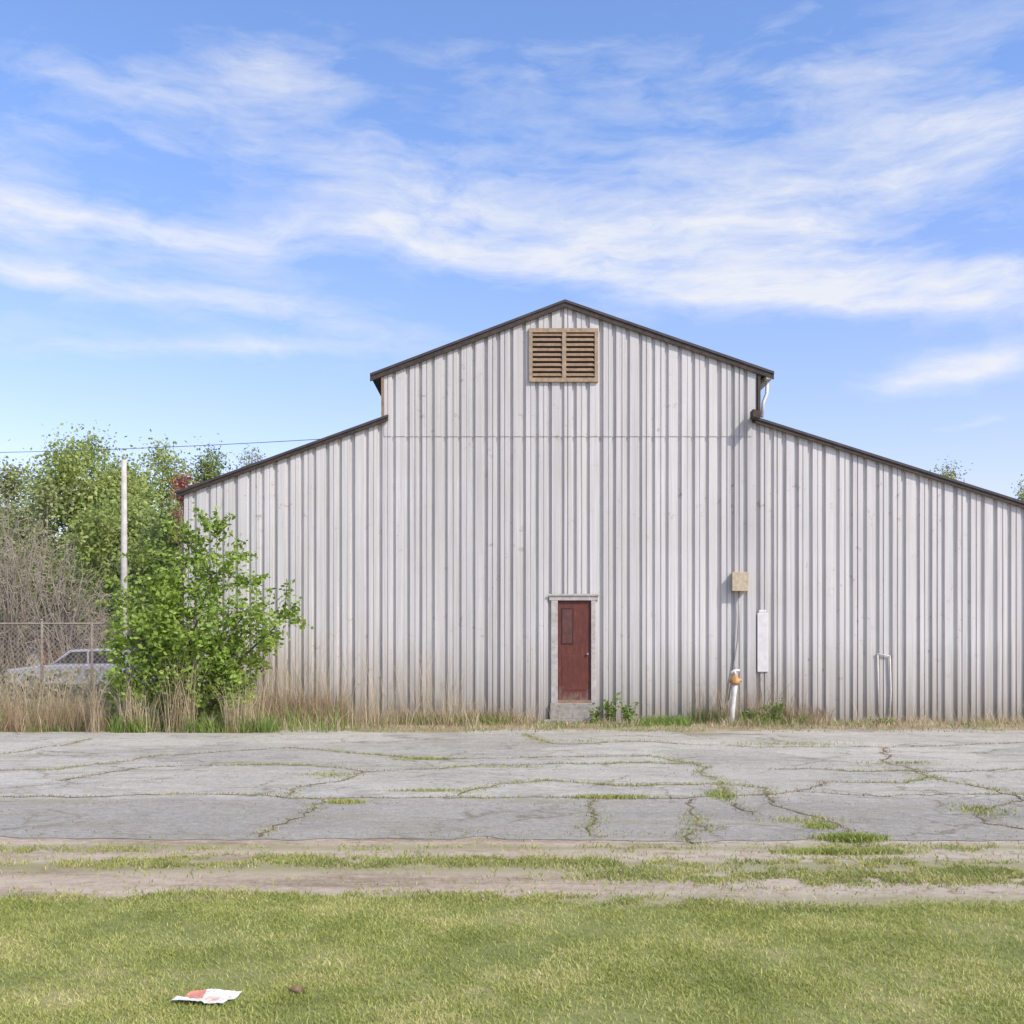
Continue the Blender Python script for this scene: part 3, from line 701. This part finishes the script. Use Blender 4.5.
# pole & wires
px_, pz_ = PX(124, 460, 30)
pole = empty('utility_pole', (px_, 30, 0), 'slim pale grey utility pole standing behind the green bush', 'pole')
mb = MB(); mb.tube([(px_, 30, 0), (px_, 30, pz_*.5), (px_, 30, pz_)], [.11, .095, .075], 12); mb.build('shaft', M_pole, pole)
mb = MB(); mb.tube([(px_, 30, pz_), (px_, 30, pz_+.10), (px_, 30, pz_+.12)], [.045, .05, .02], 8); mb.build('cap', M_galv, pole)
ox, oz = PX(-230, 452, 36)
p2 = empty('utility_pole', (ox, 36, 0), 'wooden utility pole beyond the left edge carrying the overhead wire', 'pole')
mb = MB(); mb.tube([(ox, 36, 0), (ox, 36, oz+.4)], [.16, .12], 12); mb.build('shaft', M_bark, p2)
a = Vector((ox, 36, oz)); b = Vector((XML, 24, EYE+208*24/F)); pts = []
for k in range(25):
    t = k/24; q = a.lerp(b, t); q.z -= .35*4*t*(1-t)*.6; pts.append(q)
mb = MB(); mb.tube(pts, .009, 5)
tag(mb.build('overhead_wire', M_wire), 'thin dark overhead wire crossing the sky to the left roof of the barn', 'wire')

# shed and car behind the fence
sx0, sx1, sD = PX(-70, 640, 36)[0], PX(72, 640, 36)[0], 36
shed = empty('low_shed', ((sx0+sx1)/2, sD, 0), 'low pale shed with dark roof half hidden behind the fence', 'shed')
mb = MB(); mb.box(sx0, sx1, sD, sD+4, 0, 1.75); mb.build('wall', M_shed, shed)
mb = MB(); mb.prism([(sx0-.3, 1.75), (sx1+.3, 1.75), (sx1+.3, 1.87), (sx0-.3, 2.1)], sD-.4, sD+4.3); mb.build('roof', M_roof, shed)
mb = MB(); mb.box(sx1-1.0, sx1-.35, sD-.04, sD-.002, .02, 1.5); mb.build('door', simple('faded_orange', (.35, .12, .05), None, 5, .6), shed)
cx, cy = PX(92, 640, 30)[0], 30
car = empty('parked_car', (cx, cy, 0), 'pale car parked behind the chain link fence and the bush', 'car')
mb = MB(); body = [(-2.15,.35),(-2.2,.62),(-2.1,.82),(-1.2,.93),(-.55,.96),(1.3,.98),(2.0,.93),(2.15,.75),(2.15,.38)]
mb.prism([(cx+a, b) for a, b in reversed(body)], cy-.85, cy+.85); mb.build('body', M_carp, car, .05)
mb = MB(); cab = [(-.95,.94),(-.35,1.38),(.75,1.42),(1.45,.96)]
mb.prism([(cx+a, b) for a, b in reversed(cab)], cy-.72, cy+.72); cb = mb.build('cabin', M_carp, car, .05)
mb = MB(); mb.prism([(cx+a, b) for a, b in reversed([(-.78,.99),(-.30,1.31),(.15,1.33),(.15,.99)])], cy-.726, cy-.722); mb.build('window', M_glass, cb)
mb = MB(); mb.prism([(cx+a, b) for a, b in reversed([(.22,.99),(.22,1.33),(.70,1.34),(1.22,1.0)])], cy-.726, cy-.722); mb.build('window', M_glass, cb)
for ax in (-1.35, 1.35):
    for sgn in (-1, 1):
        wy = cy+sgn*.78
        mb = MB(); mb.tube([(cx+ax, wy-.1, .32), (cx+ax, wy+.1, .32)], .32, 20); wh = mb.build('wheel', M_tyre, car)
        mb = MB(); mb.tube([(cx+ax, wy-.108, .32), (cx+ax, wy+.108, .32)], .19, 16); mb.build('rim', M_rim, wh)
mb = MB(); mb.box(cx+2.1, cx+2.19, cy-.8, cy-.5, .68, .82); mb.build('tail_light', M_lamp, car)

# ---------------- litter
def mat_paper():
    m, nt, out = newmat('printed_paper'); n = N(nt); v = n.coords(); x, y, z = n.xyz(v)
    c = (.70, .68, .65)
    f1 = n.m('MULTIPLY', n.m('LESS_THAN', n.m('ABSOLUTE', n.m('ADD', x, .065)), .045), n.m('GREATER_THAN', y, .0))
    cc = n.mix(n.m('MULTIPLY', f1, .85), c, (.60, .16, .08))
    f2 = n.m('MULTIPLY', n.m('LESS_THAN', n.m('ABSOLUTE', n.m('SUBTRACT', x, .03)), .03), n.m('LESS_THAN', n.m('ABSOLUTE', n.m('ADD', y, .02)), .03))
    cc = n.mix(n.m('MULTIPLY', f2, .6), cc, (.65, .30, .20))
    ns = n.noise(n.mapping(v, (40, 140, 1)), 1, 3)
    cc = n.mix(n.m('MULTIPLY', n.ramp(ns, [(.52, 0), (.58, 1)]), .35), cc, (.30, .29, .28))
    nt.links.new(n.principled(cc, .65), out.inputs[0]); return m
lx, ly = GR(207, 1004)
nx_, ny_ = 26, 16; V = []
for j in range(ny_):
    for i in range(nx_):
        u = i/(nx_-1)-.5; v_ = j/(ny_-1)-.5
        z = .026+.004*math.sin(u*7+v_*4)+.003*math.sin(v_*9-u*5)+.05*max(0, v_-.1)*(1-abs(u)*.8)+(.010 if v_ < -.1 and u < .1 else 0)+.0015*random.uniform(-1, 1)
        V.append((u*.235+v_*.05, v_*.125-u*.01, z))
Fq = [(j*nx_+i, j*nx_+i+1, (j+1)*nx_+i+1, (j+1)*nx_+i) for j in range(ny_-1) for i in range(nx_-1)]
me = bpy.data.meshes.new('paper'); me.from_pydata(V, [], Fq); me.update()
o = link('paper_litter', me, mat_paper()); o.location = (lx, ly, 0); tag(o, 'folded white paper with red print lying on the lawn', 'litter')
lx, ly = GR(297, 997)
V = []; Fq = []
for k in range(9):
    t = k/8; w = .018*math.sin(math.pi*min(1, t*1.02+.02))+.002
    V += [(-.035+.07*t, -w, .03+.012*math.sin(t*5)), (-.035+.07*t, .002, .024+.012*math.sin(t*5)), (-.035+.07*t, w, .04+.01*math.sin(t*5))]
for k in range(8):
    a = k*3; Fq += [(a, a+3, a+4, a+1), (a+1, a+4, a+5, a+2)]
me = bpy.data.meshes.new('leaf'); me.from_pydata(V, [], Fq); me.update()
o = link('fallen_leaf', me, simple('brown_leaf', (.20, .11, .06), (.12, .06, .035), 40, .7)); o.location = (lx, ly, 0); tag(o, 'curled brown dead leaf on the lawn right of the paper', 'leaf')

# ---------------- light
AZ, EL = 50, 42
S = Vector((math.sin(R(AZ))*math.cos(R(EL)), -math.cos(R(AZ))*math.cos(R(EL)), math.sin(R(EL))))
ld = bpy.data.lights.new('sun', 'SUN'); ld.energy = 4.2; ld.angle = R(.53); ld.color = (1, .94, .84)
lo = bpy.data.objects.new('sun', ld); col.objects.link(lo); lo.rotation_euler = S.to_track_quat('Z', 'Y').to_euler()
w = bpy.data.worlds.new('World'); scene.world = w; w.use_nodes = True; nt = w.node_tree; nt.nodes.clear(); n = N(nt)
out = nt.nodes.new('ShaderNodeOutputWorld'); bg = nt.nodes.new('ShaderNodeBackground'); nt.links.new(bg.outputs[0], out.inputs[0])
sky = n.node('ShaderNodeTexSky', sky_type='NISHITA'); sky.sun_disc = False; sky.sun_elevation = R(EL); sky.sun_rotation = R(180-AZ)
d = n.coords('Generated'); x, y, z = n.xyz(d)
az = n.m('ARCTAN2', x, y); el = n.m('ARCSINE', z)
wn = n.node('ShaderNodeTexNoise'); nt.links.new(d, wn.inputs[0]); wn.inputs['Scale'].default_value = 7; wn.inputs['Detail'].default_value = 7
wr, wg, wb = n.xyz(wn.outputs[1])
azw = n.m('ADD', az, n.m('MULTIPLY', n.m('SUBTRACT', wr, .5), .14)); elw = n.m('ADD', el, n.m('MULTIPLY', n.m('SUBTRACT', wg, .5), .04))
def cloudcoord(sx, sy, rot, off):
    cv = n.node('ShaderNodeCombineXYZ')
    c_, s_ = math.cos(rot), math.sin(rot)
    n.link(n.m('ADD', n.m('MULTIPLY', n.m('ADD', n.m('MULTIPLY', azw, c_), n.m('MULTIPLY', el, s_)), sx), off), cv.inputs[0])
    n.link(n.m('MULTIPLY', n.m('SUBTRACT', n.m('MULTIPLY', elw, c_), n.m('MULTIPLY', az, s_)), sy), cv.inputs[1])
    return cv.outputs[0]
n1 = n.noise(cloudcoord(6, 26, -.08, 0), 1, 12, .60, .3)
n2 = n.noise(cloudcoord(18, 70, .04, 5), 1, 8, .66, .3)
n3 = n.noise(cloudcoord(3.5, 12, -.04, 9), 1, 6, .55, .2)
nn_ = n.m('ADD', n.m('ADD', n.m('MULTIPLY', n1, .50), n.m('MULTIPLY', n2, .25)), n.m('MULTIPLY', n3, .25))
ell = [ # px,py,rx,ry,rot(deg, up right +),amp
 (10,200,90,42,-2,1.1),(215,238,170,28,4,1.15),(460,232,130,38,-6,1.15),(640,258,190,36,-6,1.2),(860,288,240,28,-6,1.25),(1000,302,120,22,-8,1.1),(860,190,220,58,6,.68),(760,95,160,42,4,.62),(960,120,150,42,-4,.64),
 (965,368,95,18,8,1.35),(300,320,140,28,-6,.8),(120,292,130,16,0,.65),(230,350,130,9,3,.75),(275,65,75,30,0,.85),(110,90,190,32,4,.58),(540,65,130,42,0,.55),(330,165,170,40,-6,.58),(30,270,110,15,0,.65),(980,420,60,6,4,.7),(40,330,140,20,0,.52),(770,35,60,13,18,.58),(560,170,230,40,-6,.48),(100,140,190,18,3,.40),(740,230,260,55,-5,.45),(930,50,150,26,0,.35)]
mask = None
for px, py, rx, ry, ro, amp in ell:
    a0 = math.atan((px-512)/F); e0 = math.atan((HZ-py)/F*math.cos(a0)); sx_, sy_ = rx/1150, ry/1200
    c_, s_ = math.cos(R(ro)), math.sin(R(ro))
    da = n.m('SUBTRACT', azw, a0+0.0); de = n.m('SUBTRACT', elw, e0)
    u = n.m('MULTIPLY', n.m('ADD', n.m('MULTIPLY', da, c_), n.m('MULTIPLY', de, s_)), 1/sx_)
    v = n.m('MULTIPLY', n.m('SUBTRACT', n.m('MULTIPLY', de, c_), n.m('MULTIPLY', da, s_)), 1/sy_)
    g = n.m('MULTIPLY', n.m('EXPONENT', n.m('MULTIPLY', n.m('ADD', n.m('MULTIPLY', u, u), n.m('MULTIPLY', v, v)), -1)), amp)
    mask = g if mask is None else n.m('ADD', mask, g)
mask = n.m('MINIMUM', mask, 1.25)
dens = n.m('MULTIPLY', n.m('ADD', n.m('SUBTRACT', nn_, .535), n.m('MULTIPLY', mask, .175)), 4.2, clamp=True)
dens = n.m('MULTIPLY', dens, n.m('ADD', n.m('MULTIPLY', mask, .62), .30, clamp=True))
tint = n.mix(n.m('MULTIPLY', el, 2.2, clamp=True), (1.90, 1.45, 1.70), (1.50, 1.68, 2.12))
tint = n.mix(n.m('MULTIPLY', n.m('SUBTRACT', el, .62), 4, clamp=True), tint, (1.75, 1.50, 1.45))
skyc = n.mix(1.0, sky.outputs[0], tint, 'MULTIPLY')
fin = n.mix(n.m('MULTIPLY', dens, .93), skyc, (6.7, 6.85, 7.3))
nt.links.new(fin, bg.inputs[0]); bg.inputs[1].default_value = .13
try:
    w.cycles.sampling_method = 'MANUAL'; w.cycles.sample_map_resolution = 256
except Exception: pass

# ---------------- camera
cd = bpy.data.cameras.new('camera'); cd.sensor_width = 36; cd.lens = 36; cd.shift_y = (HZ-512)/1024; cd.clip_end = 4000
co = bpy.data.objects.new('camera', cd); col.objects.link(co); co.location = (0, 0, EYE); co.rotation_euler = (R(90), 0, 0); scene.camera = co
scene.view_settings.view_transform = 'Standard'; scene.view_settings.look = 'None'; scene.view_settings.exposure = 0
